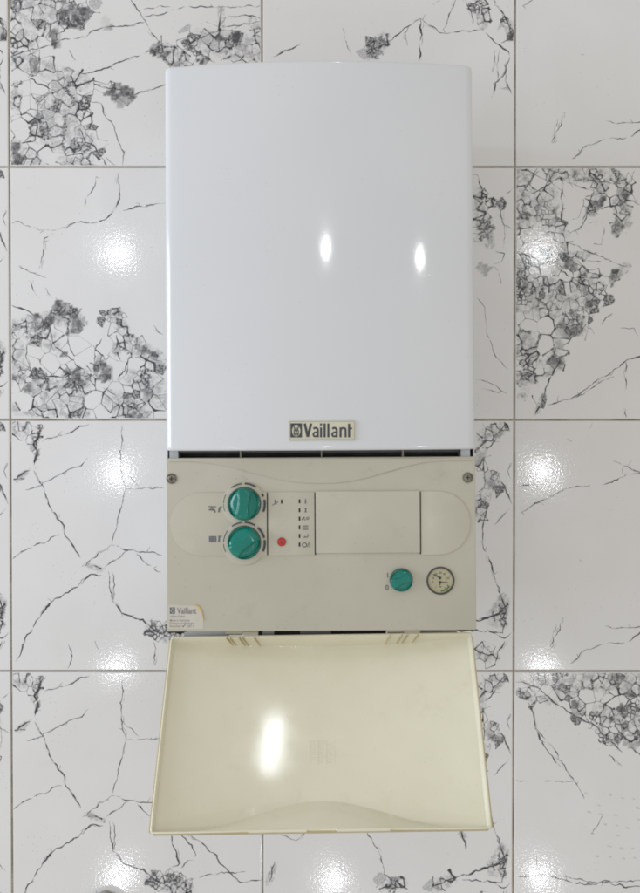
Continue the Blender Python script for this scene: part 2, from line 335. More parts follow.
    for j in range(G+1):
        for i in range(G+1):
            x, y = -rt+2*rt*i/G, -rt+2*rt*j/G; V.append((x, y, 0))
            px, py = x/k+PXT/2, PXT/2-y/k
            wx, wy = px + 1.2*nz(px, py, .2, 61), py + 1.2*nz(px, py, .2, 62); best = 1e9; bi = None
            gx, gy = int(wx//10), int(wy//10)
            for ii in (gx-1, gx, gx+1):
                for jj in (gy-1, gy, gy+1):
                    for q_ in acc.get((ii, jj), ()):
                        dd = (q_[0]-wx)**2+(q_[1]-wy)**2
                        if dd < best: best, bi = dd, q_
            kk = kmap.get(bi, 'bg')
            At.append(max(0, min(1, 1.5*fld(cd, px, py)+.1)) if kk in ('dense', 'grey') and fld(cd, wx, wy) > 0 else 0.0)
            Ag[len(V)-1] = (gtone[bi] if fld(cg, wx, wy) > -.1 else 0.0) if kk == 'grey' else (tone[bi] if kk == 'dense' and fld(cd, wx, wy) > .08 else 0.0)
    for j in range(G):
        for i in range(G):
            q = g0+j*(G+1)+i; Fc.append((q, q+1, q+G+2, q+G+1)); Mi.append(0)
    c4 = (g0, g0+G, g0+G*(G+1)+G, g0+G*(G+1))
    sides = ([g0+i for i in range(G+1)], [g0+i*(G+1)+G for i in range(G+1)], [g0+G*(G+1)+G-i for i in range(G+1)], [g0+(G-i)*(G+1) for i in range(G+1)])
    for j in range(4):
        Fc.append(tuple([8+j, 8+(j+1) % 4] + list(reversed(sides[j])))); Mi.append(0)
    vs, es, tris, orig = delaunay_2d_cdt([Vector(p) for p in pts], [], [], 0, 1e-6, True)[:4]
    kd = [kind[o[0]] if o else 'bg' for o in orig]
    cc, e2t, v2t, bad = [], {}, {}, []
    for ti, tr in enumerate(tris):
        (x1_, y1_), (x2_, y2_), (x3_, y3_) = [vs[i] for i in tr]
        d = 2*(x1_*(y2_-y3_)+x2_*(y3_-y1_)+x3_*(y1_-y2_))
        if abs(d) < 1e-6: cc.append(((x1_+x2_+x3_)/3, (y1_+y2_+y3_)/3)); bad.append(True); continue
        ux = ((x1_**2+y1_**2)*(y2_-y3_)+(x2_**2+y2_**2)*(y3_-y1_)+(x3_**2+y3_**2)*(y1_-y2_))/d
        uy = ((x1_**2+y1_**2)*(x3_-x2_)+(x2_**2+y2_**2)*(x1_-x3_)+(x3_**2+y3_**2)*(x2_-x1_))/d
        cx_, cy_ = (x1_+x2_+x3_)/3, (y1_+y2_+y3_)/3
        L = math.hypot(ux-cx_, uy-cy_); m = 26 if 'clean' in [kd[i] for i in tr] else 9
        bad.append(L > m)
        if L > m: ux, uy = cx_+(ux-cx_)*m/L, cy_+(uy-cy_)*m/L
        cc.append((ux, uy))
    for ti, tr in enumerate(tris):
        for i in range(3):
            e = tuple(sorted((tr[i], tr[(i+1) % 3]))); e2t.setdefault(e, []).append(ti); v2t.setdefault(tr[i], []).append(ti)
    wv = []
    for x, y in cc:
        v = nz(x, y, .045, 11)*.9 + nz(x, y, .14, 12)*.9
        wv.append(.52 + max(0, v)*2.5 + (rng.random() < .10)*rng.uniform(.6, 2.6))
    for (a, b), tt in e2t.items():
        if len(tt) != 2: continue
        ka, kb = kd[a], kd[b]; solid = ('dense', 'grey', 'clean')
        if ka not in solid and kb not in solid: continue
        p0, p1 = cc[tt[0]], cc[tt[1]]
        if math.hypot(p1[0]-p0[0], p1[1]-p0[1]) > 45 or bad[tt[0]] or bad[tt[1]]: continue
        mx_, my_ = (p0[0]+p1[0])/2, (p0[1]+p1[1])/2
        if min(max(fld(cd, *q_), fld(cg, *q_), fld(cn, *q_)-.25) for q_ in (p0, p1)) < -.38: continue
        q = 1.0
        if 'grey' in (ka, kb) and 'bg' in (ka, kb): continue
        if ka == 'bg' or kb == 'bg':
            if nz(mx_, my_, .05, 15) < -.05 or rng.random() < .6: continue
            q = .4
        elif rng.random() < .10 + .35*max(0, -fld(cd, mx_, my_)): continue
        elif fld(cd, mx_, my_) < -.05: q = .62
        elif nz(mx_, my_, .09, 17) < -.25: q = .45
        pl = rough(p0, p1, .45, 2.0); n = len(pl)
        ws = [q*(wv[tt[0]]*(1-i/(n-1))+wv[tt[1]]*(i/(n-1)))*(1-.45*math.sin(math.pi*i/(n-1))) if n > 1 else .5 for i in range(n)]
        ribbon(pl, ws, (1 if rng.random() < .62 else 5) if q > .5 else 2)
        mv = nz(mx_, my_, .05, 55) + .6*nz(mx_, my_, .15, 56)
        if q > .5 and mv > -.18 and fld(cd, mx_, my_) > .2:                  # mottled matrix swelling round the joint
            e_ = 1.4 + 5.0*max(0, mv); ribbon(pl, [e_*(.35 + .65*abs(math.cos(math.pi*i/max(1, n-1)))) for i in range(n)], 7) if n > 1 else None
    for vi, tt in v2t.items():
        if kd[vi] not in ('dense', 'grey') or not inside(vs[vi][0], vs[vi][1], -2): continue
        x, y = vs[vi]; f = nz(x, y, .07, 22)
        if kd[vi] == 'grey' or rng.random() > .05 + .3*max(0, f): continue
        elif True: mi = rng.choice((5, 5, 5, 4))
        else: continue
        poly = sorted((math.atan2(cc[t_][1]-y, cc[t_][0]-x), t_) for t_ in tt)
        if len(poly) < 3: continue
        zc[0] = (zc[0]+1) % 8; z = .000022 + zc[0]*2e-6
        ring = []
        for _, t_ in poly:
            dx, dy = cc[t_][0]-x, cc[t_][1]-y; q_ = min(1.0, 7.0/max(.1, math.hypot(dx, dy))); ring.append(put(x+dx*q_, y+dy*q_, z))
        c_ = put(x, y, z)
        for i in range(len(ring)): Fc.append((ring[i], ring[(i+1) % len(ring)], c_)); Mi.append(mi)
    # dusty sole print
    if key == 'R3':
        for r_ in range(7):
            for c_ in range(5):
                x, y = 72+c_*12.5+r_*2.2+rng.uniform(-1.5, 1.5), 122+r_*10.5+c_*1.5+rng.uniform(-1.5, 1.5)
                if rng.random() < .25: continue
                q = rng.uniform(1.6, 2.6); ribbon([(x-q, y-q*.4), (x, y), (x+q, y+q*.3)], [1.2, rng.uniform(1.5, 3), 1.0], 6)
    me = bpy.data.meshes.new('tile'); me.from_pydata(V, [], Fc)
    me.polygons.foreach_set('material_index', Mi)
    ag_ = me.attributes.new('fragment', 'FLOAT', 'POINT'); ag_.data.foreach_set('value', [Ag.get(i, 0.0) for i in range(len(V))])
    at_ = me.attributes.new('veining', 'FLOAT', 'POINT'); at_.data.foreach_set('value', At)
    bm = bmesh.new(); bm.from_mesh(me)
    for f in bm.faces:
        f.normal_update()
        if f.normal.z < -1e-6: f.normal_flip()
    bm.to_mesh(me); bm.free()
    for m in TILE_MATS: me.materials.append(m)
    return me
def tile_mat(name, col, mott, rough_add=0.0):
    t = NT(name); co = t.obj(); oi = t.n.new('ShaderNodeObjectInfo').outputs['Random']
    sh_ = t.n.new('ShaderNodeCombineXYZ'); t.l.new(oi, sh_.inputs[0]); t.l.new(oi, sh_.inputs[1])
    ps = t.vec('ADD', co, t.scale(sh_.outputs[0], 17.0))
    n2 = t.noise(ps, 420, 3, .65)
    if name == 'tile_glaze':
        at_ = t.n.new('ShaderNodeAttribute'); at_.attribute_name = 'veining'
        c = t.mix(t.ramp(t.noise(ps, 7, 3), .3, .7), (col[0]*.975, col[1]*.972, col[2]*.968, 1), (*col, 1))
        cl = t.math('MULTIPLY', t.ramp(at_.outputs['Fac'], .2, .9), t.ramp(t.noise(ps, 75, 4, .7), .38, .66, 0.0, .80))
        cl = t.math('MULTIPLY', cl, t.ramp(n2, .3, .7, .4, 1.0))
        c = t.mix(cl, c, (.23, .23, .232, 1))
        fr_ = t.n.new('ShaderNodeAttribute'); fr_.attribute_name = 'fragment'
        n5 = t.noise(ps, 130, 5, .75); n6 = t.noise(ps, 45, 3, .6)
        fk = t.math('MULTIPLY', t.ramp(fr_.outputs['Fac'], .05, .9), t.ramp(t.math('ADD', t.math('MULTIPLY', n5, .6), t.math('MULTIPLY', n6, .6)), .42, .70, .30, .98))
        c = t.mix(fk, c, (.060, .060, .064, 1))
        dk = t.math('MULTIPLY', t.ramp(at_.outputs['Fac'], .15, .6), t.ramp(n5, .55, .65, 0.0, .60))
        c = t.mix(dk, c, (.075, .075, .08, 1))
        # soft grey veils and trodden dirt
        vl = t.math('MULTIPLY', t.ramp(t.noise(ps, 13, 5, .72), .60, .80), .10); c = t.mix(vl, c, (.35, .34, .33, 1))
        spk = t.math('MULTIPLY', t.ramp(t.voro(ps, 60, 'F1'), .03, .055, 1.0, 0.0), t.ramp(t.noise(ps, 11, 1), .57, .64))
        c = t.mix(t.math('MULTIPLY', spk, .45), c, (.16, .145, .12, 1))
    else:
        n7 = t.noise(ps, 240, 5, .75)
        c = t.mix(t.ramp(n7 if name in ('tile_vein_matrix', 'tile_vein_mottled') else n2, .40, .66), (*col, 1), (*mott, 1))
    big = t.noise(ps, 16, 1); wave = t.noise(ps, 230, 1, .5)
    nb = t.bump(wave, .000065, 1.0, t.bump(big, .0003, .5))
    rg = t.ramp(t.noise(ps, 9, 4, .65), .35, .75, .085, .125)
    return t.set(color=c, rough=rg, normal=nb, spec=.5)
TILE_MATS = [tile_mat('tile_glaze', (.740, .722, .700), None), tile_mat('tile_vein_ink', (.034, .034, .037), (.10, .10, .105)), tile_mat('tile_vein_grey', (.20, .20, .205), (.42, .415, .41)),
             tile_mat('tile_vein_dark_grey', (.075, .075, .08), (.25, .25, .25)), tile_mat('tile_vein_pale_grey', (.40, .395, .385), (.68, .67, .65)),
             tile_mat('tile_vein_mottled', (.045, .045, .05), (.60, .59, .575)), tile_mat('tile_dust', (.56, .545, .52), (.68, .665, .64)),
             tile_mat('tile_vein_matrix', (.085, .085, .09), (.70, .69, .67))]

# floor slab with the grout between the tiles
t = NT('floor_grout'); co = t.obj(); g1 = t.noise(co, 14, 4, .6); g2 = t.noise(co, 400, 3, .7)
gc = t.mix(t.ramp(g1, .35, .65), (.29, .245, .19, 1), (.48, .425, .35, 1)); gc = t.mix(t.ramp(g2, .45, .75), gc, (.15, .125, .10, 1))
M_GROUT = t.set(color=gc, rough=.9, normal=t.bump(g2, .0006))
x0, x1 = S0.x + (NX[0]-.0)*TILE, S0.x + (NX[-1]+1)*TILE
y0, y1 = S0.y + (NY[0])*TILE, S0.y + (NY[-1]+1)*TILE
GZ = -.0022
fl = mesh('floor', [(x0,y0,-.05),(x1,y0,-.05),(x1,y1,-.05),(x0,y1,-.05),(x0,y0,GZ),(x1,y0,GZ),(x1,y1,GZ),(x0,y1,GZ)],
          [(0,1,2,3),(4,5,6,7),(0,1,5,4),(1,2,6,5),(2,3,7,6),(3,0,4,7)])
floor = link('floor', fl, M_GROUT); floor['kind'] = 'structure'
TM = {k: tile_mesh(k, D) for k, D in PRINTS.items()}
# tile (column, row): column 0 holds the joint S0 at its upper left, rows count downwards in the photograph
LAY = {(-1,-2):'P1', (-1,-1):'P2', (-1,0):'P3', (-1,1):'P3', (0,-2):'M0', (0,-1):'M1', (0,0):'M2', (0,1):'M2',
       (1,-2):'R0', (1,-1):'R1', (1,0):'R0', (1,1):'R3', (-2,-2):'M0', (-2,-1):'M2', (-2,0):'M2', (-2,1):'M1'}
TILT = {(-1,1): (R(.22), 0), (-1,0): (R(-.12), R(.05)), (1,1): (R(.22), R(.03)), (1,0): (R(-.12), R(-.04)), (1,-1): (R(.04), 0), (-1,-1): (0, R(-.03))}
keys = list(PRINTS)
for c in NX:
    for r in range(-NY[-1]-1, -NY[0]):
        k = LAY.get((c, r)) or random.choice(keys)
        rot = 0.0 if (c, r) in LAY else random.choice((0, 1, 2, 3))*math.pi/2
        o = bpy.data.objects.new('tile', TM[k]); COL.objects.link(o); o.parent = floor
        tx, ty = TILT.get((c, r), (random.uniform(-.06, .06)*math.pi/180, random.uniform(-.06, .06)*math.pi/180))
        o.location = (S0.x + (c+.5)*TILE, S0.y - (r+.5)*TILE, random.uniform(-.0002, .0002))
        o.rotation_euler = (tx, ty, rot)

# ================================================================== BOILER
M_WHITE = (lambda: None)
t = NT('white_enamel'); co = t.obj()
sc = t.noise(t.vec('MULTIPLY', co, (1, 3.2, 1)), 130, 4, .75); zone = t.ramp(t.noise(co, 5.5, 3, .6), .50, .66)
scr = t.math('MULTIPLY', t.ramp(sc, .60, .70), zone)
c0 = t.mix(t.ramp(t.noise(co, 4, 3), .3, .7), (.682, .686, .694, 1), (.702, .705, .711, 1))
c0 = t.mix(t.math('MULTIPLY', scr, .30), c0, (.36, .35, .34, 1))
dot = t.math('MULTIPLY', t.ramp(t.voro(co, 26, 'F1'), .022, .04, 1, 0), t.ramp(t.noise(co, 12, 1), .56, .6))
c0 = t.mix(t.math('MULTIPLY', dot, .12), c0, (.25, .23, .2, 1))
nb = t.bump(t.noise(co, 330, 2), .000016); nb = t.bump(scr, .00008, 1.0, nb); nb = t.bump(t.noise(co, 6, 1), .00025, .5, nb)
M_ENAMEL = t.set(color=c0, rough=t.ramp(t.noise(co, 8, 4, .6), .3, .7, .06, .10), normal=nb)
def plastic(name, lo, hi, rough, gs=420, gb=.00006, streak=.000015, dots=.35, stain=(.30, .26, .18), sm=.25):
    t = NT(name); co = t.obj()
    c = t.mix(t.ramp(t.noise(co, 9, 4, .6), .3, .7), (*lo, 1), (*hi, 1))
    st = t.math('MULTIPLY', t.ramp(t.noise(co, 26, 5, .7), .58, .78), sm)
    c = t.mix(st, c, (*stain, 1))
    dot = t.math('MULTIPLY', t.ramp(t.voro(co, 55, 'F1'), .03, .055, 1, 0), t.ramp(t.noise(co, 17, 1), .57, .62))
    c = t.mix(t.math('MULTIPLY', dot, dots), c, (.12, .10, .07, 1))
    nb = t.bump(t.noise(co, gs, 3, .6), gb)
    nb = t.bump(t.noise(t.vec('MULTIPLY', co, (.4, 14, 14)), 70, 2, .5), streak, .6, nb)
    return t.set(color=c, rough=t.ramp(t.noise(co, 22, 4, .6), .3, .7, rough*.8, rough*1.25), normal=nb)
M_PANEL = plastic('beige_panel_plastic', (.480, .450, .360), (.510, .478, .386), .36)
M_FASCIA = plastic('beige_fascia_plastic', (.498, .467, .374), (.526, .493, .398), .32, gb=.00004)
M_FLAP = plastic('yellowed_cream_plastic', (.730, .688, .520), (.765, .722, .562), .08, gb=.000003, streak=.000006, dots=.12, stain=(.62, .54, .34), sm=.35)
M_EDGE = plastic('yellowed_edge_plastic', (.48, .38, .17), (.56, .46, .23), .30)
M_BADGE = plastic('badge_cream_plastic', (.58, .545, .415), (.62, .585, .455), .25, sm=.15)
M_STICK = plastic('label_paper', (.55, .51, .43), (.60, .56, .48), .55, stain=(.5, .4, .25), sm=.3)
M_PEEL = plastic('label_adhesive_back', (.60, .40, .16), (.64, .46, .20), .5)
M_INK = plain('dark_print', (.050, .052, .060), .5)
M_INK2 = plain('grey_print', (.13, .135, .15), .5)
M_FADE = plain('faded_print', (.20, .195, .19), .6)
M_TEAL = plain('teal_knob_plastic', (.002, .180, .135), .16, .00003, 500, var=.08)
M_BLACK = plain('black_plastic_and_seam_shade', (.010, .010, .011), .6)  # black plastic parts, and the shade painted into the panel seams
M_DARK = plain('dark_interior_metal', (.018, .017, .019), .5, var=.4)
M_METAL = plain('galvanised_metal', (.52, .54, .57), .38, .00005, 200, metal=.35, var=.1)
M_SCREW = plain('screw_metal', (.23, .21, .17), .42, metal=.6, var=.25, vscale=200)
M_RED = plain('red_button_plastic', (.50, .022, .018), .28)
M_FACE = plain('gauge_face_cream', (.80, .74, .50), .5)
M_GREEN = plain('gauge_green_print', (.10, .30, .04), .5)
M_HINGE = plastic('hinge_plastic', (.40, .36, .26), (.46, .42, .31), .35)
t = NT('gauge_glass'); tr = t.n.new('ShaderNodeBsdfTransparent'); gl = t.n.new('ShaderNodeBsdfGlossy'); gl.inputs['Roughness'].default_value = .04
fr = t.n.new('ShaderNodeFresnel'); fr.inputs[0].default_value = 1.45; mx = t.n.new('ShaderNodeMixShader')
t.l.new(fr.outputs[0], mx.inputs[0]); t.l.new(tr.outputs[0], mx.inputs[1]); t.l.new(gl.outputs[0], mx.inputs[2]); t.l.new(mx.outputs[0], t.n['Material Output'].inputs[0])
M_GLASS = t.m

ROOT = Vector((0, .135, 0)); ROTZ = R(.32)
boiler = bpy.data.objects.new('boiler', None); COL.objects.link(boiler)
boiler.location = ROOT; boiler.rotation_euler = (0, 0, ROTZ); boiler.empty_display_size = .1
tag(boiler, 'white gas boiler lying on its back on marble tiles, control flap hanging open', 'boiler')
ZF, ZS = .3365, -.0225                          # the front plane: height above the floor and its slight slope
def front(y): return ZF + ZS*y
def F(px, py, w=0.0):
    """photograph pixel -> (u, v) on the boiler's front plane, w above it"""
    z = ZF + w
    for _ in range(4):
        p = at(px, py, z); z = front(p.y) + w
    q = p - ROOT; c, s = math.cos(-ROTZ), math.sin(-ROTZ)
    return Vector((q.x*c - q.y*s, q.x*s + q.y*c + ROOT.y))
PX = (F(330, 540) - F(320, 540)).x / 10         # metres per pixel on the front plane
def fin(me):
    """front-plane coordinates (u, v, w) -> boiler space"""
    for v in me.vertices: v.co = (v.co.x, v.co.y - ROOT.y, v.co.z + front(v.co.y))
    me.update(); return me
def part(name, me, mat, parent=boiler, smooth=30):
    return link(name, fin(me), mat, parent, smooth)

def plate(outline, w0, w1, bev=.0006, segs=2):
    """solid plate from a 2-D outline with a rounded upper edge"""
    bm = bmesh.new(); vs = [bm.verts.new((x, y, w0)) for x, y in outline]
    f = bm.faces.new(vs); f.normal_update()
    if f.normal.z < 0: f.normal_flip()
    r = bmesh.ops.extrude_face_region(bm, geom=[f])
    top = [e for e in r['geom'] if isinstance(e, bmesh.types.BMFace)]
    for v in [e for e in r['geom'] if isinstance(e, bmesh.types.BMVert)]: v.co.z = w1
    if bev > 0:
        ed = [e for e in bm.edges if all(abs(v.co.z-w1) < 1e-7 for v in e.verts)]
        bmesh.ops.bevel(bm, geom=ed, offset=bev, segments=segs, profile=.5, affect='EDGES', clamp_overlap=True)
    bmesh.ops.recalc_face_normals(bm, faces=bm.faces[:])
    me = bpy.data.meshes.new('plate'); bm.to_mesh(me); bm.free(); return me
def rrect(xa, ya, xb, yb, r, n=5, corners=(1,1,1,1)):
    P = []
    for i, (cx, cy, a0) in enumerate(((xb-r, yb-r, 0), (xa+r, yb-r, 90), (xa+r, ya+r, 180), (xb-r, ya+r, 270))):
        if not corners[i]:
            P.append(((xb, yb), (xa, yb), (xa, ya), (xb, ya))[i]); continue
        for j in range(n+1):
            a = R(a0 + 90*j/n); P.append((cx + r*math.cos(a), cy + r*math.sin(a)))
    return P
def pxrect(x0, y0, x1, y1):
    a, b = F(x0, y1), F(x1, y0); return a.x, a.y, b.x, b.y
def boxes(lst):
    V = []; Fc = []
    for xa, ya, za, xb, yb, zb in lst:
        i = len(V); V += [(xa,ya,za),(xb,ya,za),(xb,yb,za),(xa,yb,za),(xa,ya,zb),(xb,ya,zb),(xb,yb,zb),(xa,yb,zb)]
        Fc += [(i,i+1,i+2,i+3),(i+4,i+5,i+6,i+7),(i,i+1,i+5,i+4),(i+1,i+2,i+6,i+5),(i+2,i+3,i+7,i+6),(i+3,i,i+4,i+7)]
    return mesh('box', V, Fc)
def polar(cx, cy, rings, hf=None, n=64, cap=True):
    """rings: list of (radius, height); hf(x, y, r, h) may change the height"""
    V = []; Fc = []
    for r, h in rings:
        for j in range(n):
            a = 2*math.pi*j/n; x, y = r*math.cos(a), r*math.sin(a)
            V.append((cx+x, cy+y, hf(x, y, r, h) if hf else h))
    for i in range(len(rings)-1):
        for j in range(n): Fc.append((i*n+j, i*n+(j+1) % n, (i+1)*n+(j+1) % n, (i+1)*n+j))
    if cap:
        k = len(V); h = rings[-1][1]; V.append((cx, cy, hf(0, 0, 0, h) if hf else h)); b = (len(rings)-1)*n
        for j in range(n): Fc.append((b+j, b+(j+1) % n, k))
    return mesh('disc', V, Fc)
_zi = [0]
def strokes(lst, w0, closed=False):
    """flat printed strokes: list of (width, [(x, y), ...]) in plane coordinates"""
    V = []; Fc = []
    for wd, pl in lst:
        _zi[0] = (_zi[0]+1) % 25; z = w0 + _zi[0]*.0000035
        n = len(pl); i0 = len(V)
        for i, (x, y) in enumerate(pl):
            a = Vector(pl[max(i-1, 0)]); b = Vector(pl[min(i+1, n-1)]); p = Vector((x, y))
            d1 = (p-a).normalized() if i > 0 else (b-p).normalized(); d2 = (b-p).normalized() if i < n-1 else d1
            nn = Vector((-(d1.y+d2.y), d1.x+d2.x)); m = nn.length
            nn = nn/m if m > 1e-6 else Vector((-d1.y, d1.x)); k = 1/max(.5, nn.dot(Vector((-d1.y, d1.x))))
            o = nn*wd*.5*k; V += [(x+o.x, y+o.y, z), (x-o.x, y-o.y, z)]
        for i in range(n-1): Fc.append((i0+2*i, i0+2*i+1, i0+2*i+3, i0+2*i+2))
    me = bpy.data.meshes.new('print'); me.from_pydata(V, [], Fc)
    bm = bmesh.new(); bm.from_mesh(me)
    for f in bm.faces:
        f.normal_update()
        if f.normal.z < 0: f.normal_flip()
    bm.to_mesh(me); bm.free(); return me
def pxs(lst, w=0.0):
    return [(wd*PX, [tuple(F(x, y, w)) for x, y in pl]) for wd, pl in lst]
def arc(cx, cy, r, a0, a1, n=10):
    return [(cx + r*math.cos(R(a0+(a1-a0)*i/n)), cy + r*math.sin(R(a0+(a1-a0)*i/n))) for i in range(n+1)]
def text(body, px, py, size_px, w, width=None, bold=0.0, align='LEFT', spacing=1.0):
    cu = bpy.data.curves.new('t', 'FONT'); cu.body = body; cu.size = size_px*PX; cu.align_x = align; cu.offset = bold*PX; cu.space_character = spacing
    ob = bpy.data.objects.new('t', cu); COL.objects.link(ob)
    me = bpy.data.meshes.new_from_object(ob.evaluated_get(bpy.context.evaluated_depsgraph_get()))
    bpy.data.objects.remove(ob); bpy.data.curves.remove(cu)
    xs = [v.co.x for v in me.vertices]; k = 1.0
    if width and xs: k = width*PX/(max(xs)-min(xs))
    o = F(px, py, w)
    for v in me.vertices: v.co = (o.x + v.co.x*k, o.y + v.co.y, w)
    me.materials.clear(); return me
def join(mes):
    bm = bmesh.new()
    for m in mes: bm.from_mesh(m)
    me = bpy.data.meshes.new('joined'); bm.to_mesh(me); bm.free(); return me

# ---- casing: open-fronted sheet-metal box, from the floor up
HW = .2215
VT, VB = F(320, 70).y, F(320, 631).y
def casing():
    th = .0015; ztop = -.016
    def zz(y, top): return ztop if top else .006 - front(y)
    V = []; Fc = []
    def wall(xa, ya, xb, yb):
        i = len(V)
        for x in (xa, xb):
            for y in (ya, yb):
                V.append((x, y, .002 - front(y))); V.append((x, y, ztop))
        a = [i, i+2, i+6, i+4]
        Fc.extend([(i,i+2,i+6,i+4),(i+1,i+3,i+7,i+5),(i,i+1,i+3,i+2),(i+4,i+5,i+7,i+6),(i,i+1,i+5,i+4),(i+2,i+3,i+7,i+6)])
    wall(-HW, VB+.004, -HW+th, VT-.004); wall(HW-th, VB+.004, HW, VT-.004)
    wall(-HW+th, VB+.004, HW-th, VB+.004+th); wall(-HW+th, VT-.004-th, HW-th, VT-.004)
    i = len(V)
    for y in (VB+.004+th, VT-.004-th):
        for x in (-HW+th, HW-th): V.append((x, y, .002-front(y))); V.append((x, y, .004-front(y)))
    Fc.extend([(i,i+2,i+6,i+4),(i+1,i+3,i+7,i+5),(i,i+1,i+3,i+2),(i+4,i+5,i+7,i+6),(i,i+1,i+5,i+4),(i+2,i+3,i+7,i+6)])
    return mesh('casing', V, Fc)
part('casing', casing(), M_ENAMEL)
part('inner_chassis', boxes([(-HW+.004, VB+.01, -.30, HW-.004, VT-.01, -.045)]), M_DARK)

# ---- bowed front cover
CB_ = F(320, 450.2).y; CT_ = F(320, 66).y; CW = .2205
def bow(u): return .031*(1-(abs(u)/CW)**2.0)
def cover():
    rad = .013; prof = []
    for z in (-.10, -.06, -.03): prof.append((-CW, z))
    for i in range(8):
        a = R(180 - 82*i/7); x = -CW + rad + rad*math.cos(a); prof.append((x, rad*math.sin(a) - rad + bow(x)*.6 if False else rad*math.sin(a)-rad+.002))
    xe, ze = prof[-1]
    n = 30
    for i in range(1, n):
        x = xe + (-2*xe)*i/n; prof.append((x, ze + .0195*(1-(x/xe)**2)))
    prof += [(-x, z) for x, z in reversed(prof[:11])]
    cx = 0; V = []; Fc = []
    ys = [(CB_, .0035), (CB_+.0006, .0018), (CB_+.0018, .0006), (CB_+.0035, 0), (CB_+.006, 0)] + [(CB_ + (CT_-CB_)*f, 0) for f in (.1,.2,.3,.4,.5,.6,.7,.8,.9)] + [(CT_-.006, 0), (CT_-.0035, 0), (CT_-.0018, .0006), (CT_-.0006, .0018), (CT_, .0035)]
    for y, ins in ys:
        for x, z in prof:
            V.append((x*(1-ins/CW), y, z-ins))
    m = len(prof)
    for i in range(len(ys)-1):
        for j in range(m-1): Fc.append((i*m+j, i*m+j+1, (i+1)*m+j+1, (i+1)*m+j))
        Fc.append((i*m+m-1, i*m, (i+1)*m, (i+1)*m+m-1))
    Fc.append(tuple(range(m))); Fc.append(tuple((len(ys)-1)*m+j for j in range(m)))
    return mesh('cover', V, Fc), ze
cme, CZE = cover()
cover_o = part('front_cover', cme, M_ENAMEL, smooth=35)
BW = .0195 + CZE                               # height of the bow on the centre line

# ---- badge
bx0, by0, bx1, by1 = 288.7, 420.7, 355.0, 440.6
a, b = F(bx0, by1, BW), F(bx1, by0, BW)
badge = part('badge', plate(rrect(a.x, a.y, b.x, b.y, .0012, 3), BW-.004, BW+.0016, .0005), M_BADGE, smooth=40)
bz = BW + .00165
part('badge_rim', join([strokes([(.0007, rrect(a.x+.0011, a.y+.0011, b.x-.0011, b.y-.0011, .001, 3) + [rrect(a.x+.0011, a.y+.0011, b.x-.0011, b.y-.0011, .001, 3)[0]])], bz)]), plain('badge_rim_olive', (.36, .34, .24), .35), badge, None)
def bp(pl): return [tuple(F(280 + x/7.53, 410 + y/7.53, bz)) for x, y in pl]
def bstroke(lst): return strokes([(wd/7.53*PX, bp(pl)) for wd, pl in lst], bz)
A1 = [(15.5, [(251,142),(262,135),(274,135),(283,143),(285,155),(285,206)]), (14, [(285,168),(262,169),(253,176),(251,186),(255,195),(264,199),(285,196)])]
sh = lambda L, dx: [(wd, [(x+dx, y) for x, y in pl]) for wd, pl in L]
letters = [(19, [(186,101),(209,203)]), (19, [(209,203),(234,101)])] + A1 + [(16.5, [(309,131),(309,206)]), (16.5, [(309,101),(309,117)]), (16.5, [(336,101),(336,206)]), (16.5, [(364,101),(364,206)])] \
  + sh(A1, 142) + [(16.5, [(456,131),(456,206)]), (15, [(456,146),(468,137),(482,135),(492,142),(494,155),(494,206)]), (16.5, [(520,103),(520,206)]), (14, [(520,139),(543,139)])]
part('lettering', bstroke(letters), M_INK, badge, None)
part('emblem', bstroke([(86, [(122,100),(122,207)])]), M_INK, badge, None)
ell = []
for k in range(-14, 15):
    y = 156 + k*3.0; h = 31*math.sqrt(max(0, 1-(k/14.6)**2)); ell.append((3.05, [(122-h, y), (122+h, y)]))
_z = bz; bz += .0001; part('emblem', bstroke(ell), M_BADGE, badge, None)
bz += .0001
part('emblem', bstroke([(8, [(104,122),(113,150),(122,166),(131,150),(140,122)]), (7, [(122,128),(122,150)]), (7, [(106,150),(106,182),(114,194)]), (7, [(138,150),(138,182),(130,194)]), (7, [(122,166),(122,196)]), (6, [(114,172),(114,184)]), (6, [(130,172),(130,184)])]), M_INK, badge, None)
bz = _z

# ---- gap between cover and panel: brackets and tabs
def pbox(x0, y0, x1, y1, wa, wb):
    a, b = F(x0, y1, wb), F(x1, y0, wb); return (a.x, a.y, wa, b.x, b.y, wb)
for x0, x1 in ((169.5, 178), (461, 470)):
    part('bracket', boxes([pbox(x0, 449, x1, 459, -.040, -.012)]), M_METAL)
for x in (240.5, 321.5, 403):
    part('locating_tab', boxes([pbox(x-.5, 450, x+.5, 459, -.030, -.012)]), M_HINGE)
part('support_rail', boxes([pbox(180, 447, 459, 453.4, -.044, -.022)]), plain('painted_rail_grey', (.10, .10, .10), .4))

# ---- control panel
xa, ya, xb, yb = pxrect(166.8, 456.6, 475.2, 631.6)
panel = part('control_panel', plate(rrect(xa, ya, xb, yb, .002, 3), -.034, 0, .0012, 3), M_PANEL, smooth=35)
wave = [(169,461.5),(190,461.5),(215,464),(232,467.5),(250,472.3),(270,477.6),(290,481.5),(305,483),(320,483.5),(335,483),(350,481.5),(370,477),(390,471),(410,465.5),(425,462.3),(445,460.7),(472.5,460.5)]
ol = [tuple(F(169,458.4)), tuple(F(472.8,458.0))] + [tuple(F(x, y)) for x, y in reversed(wave)]
part('wave_lip', plate(ol, -.001, .0016, .0007, 2), M_PANEL, panel, smooth=40)
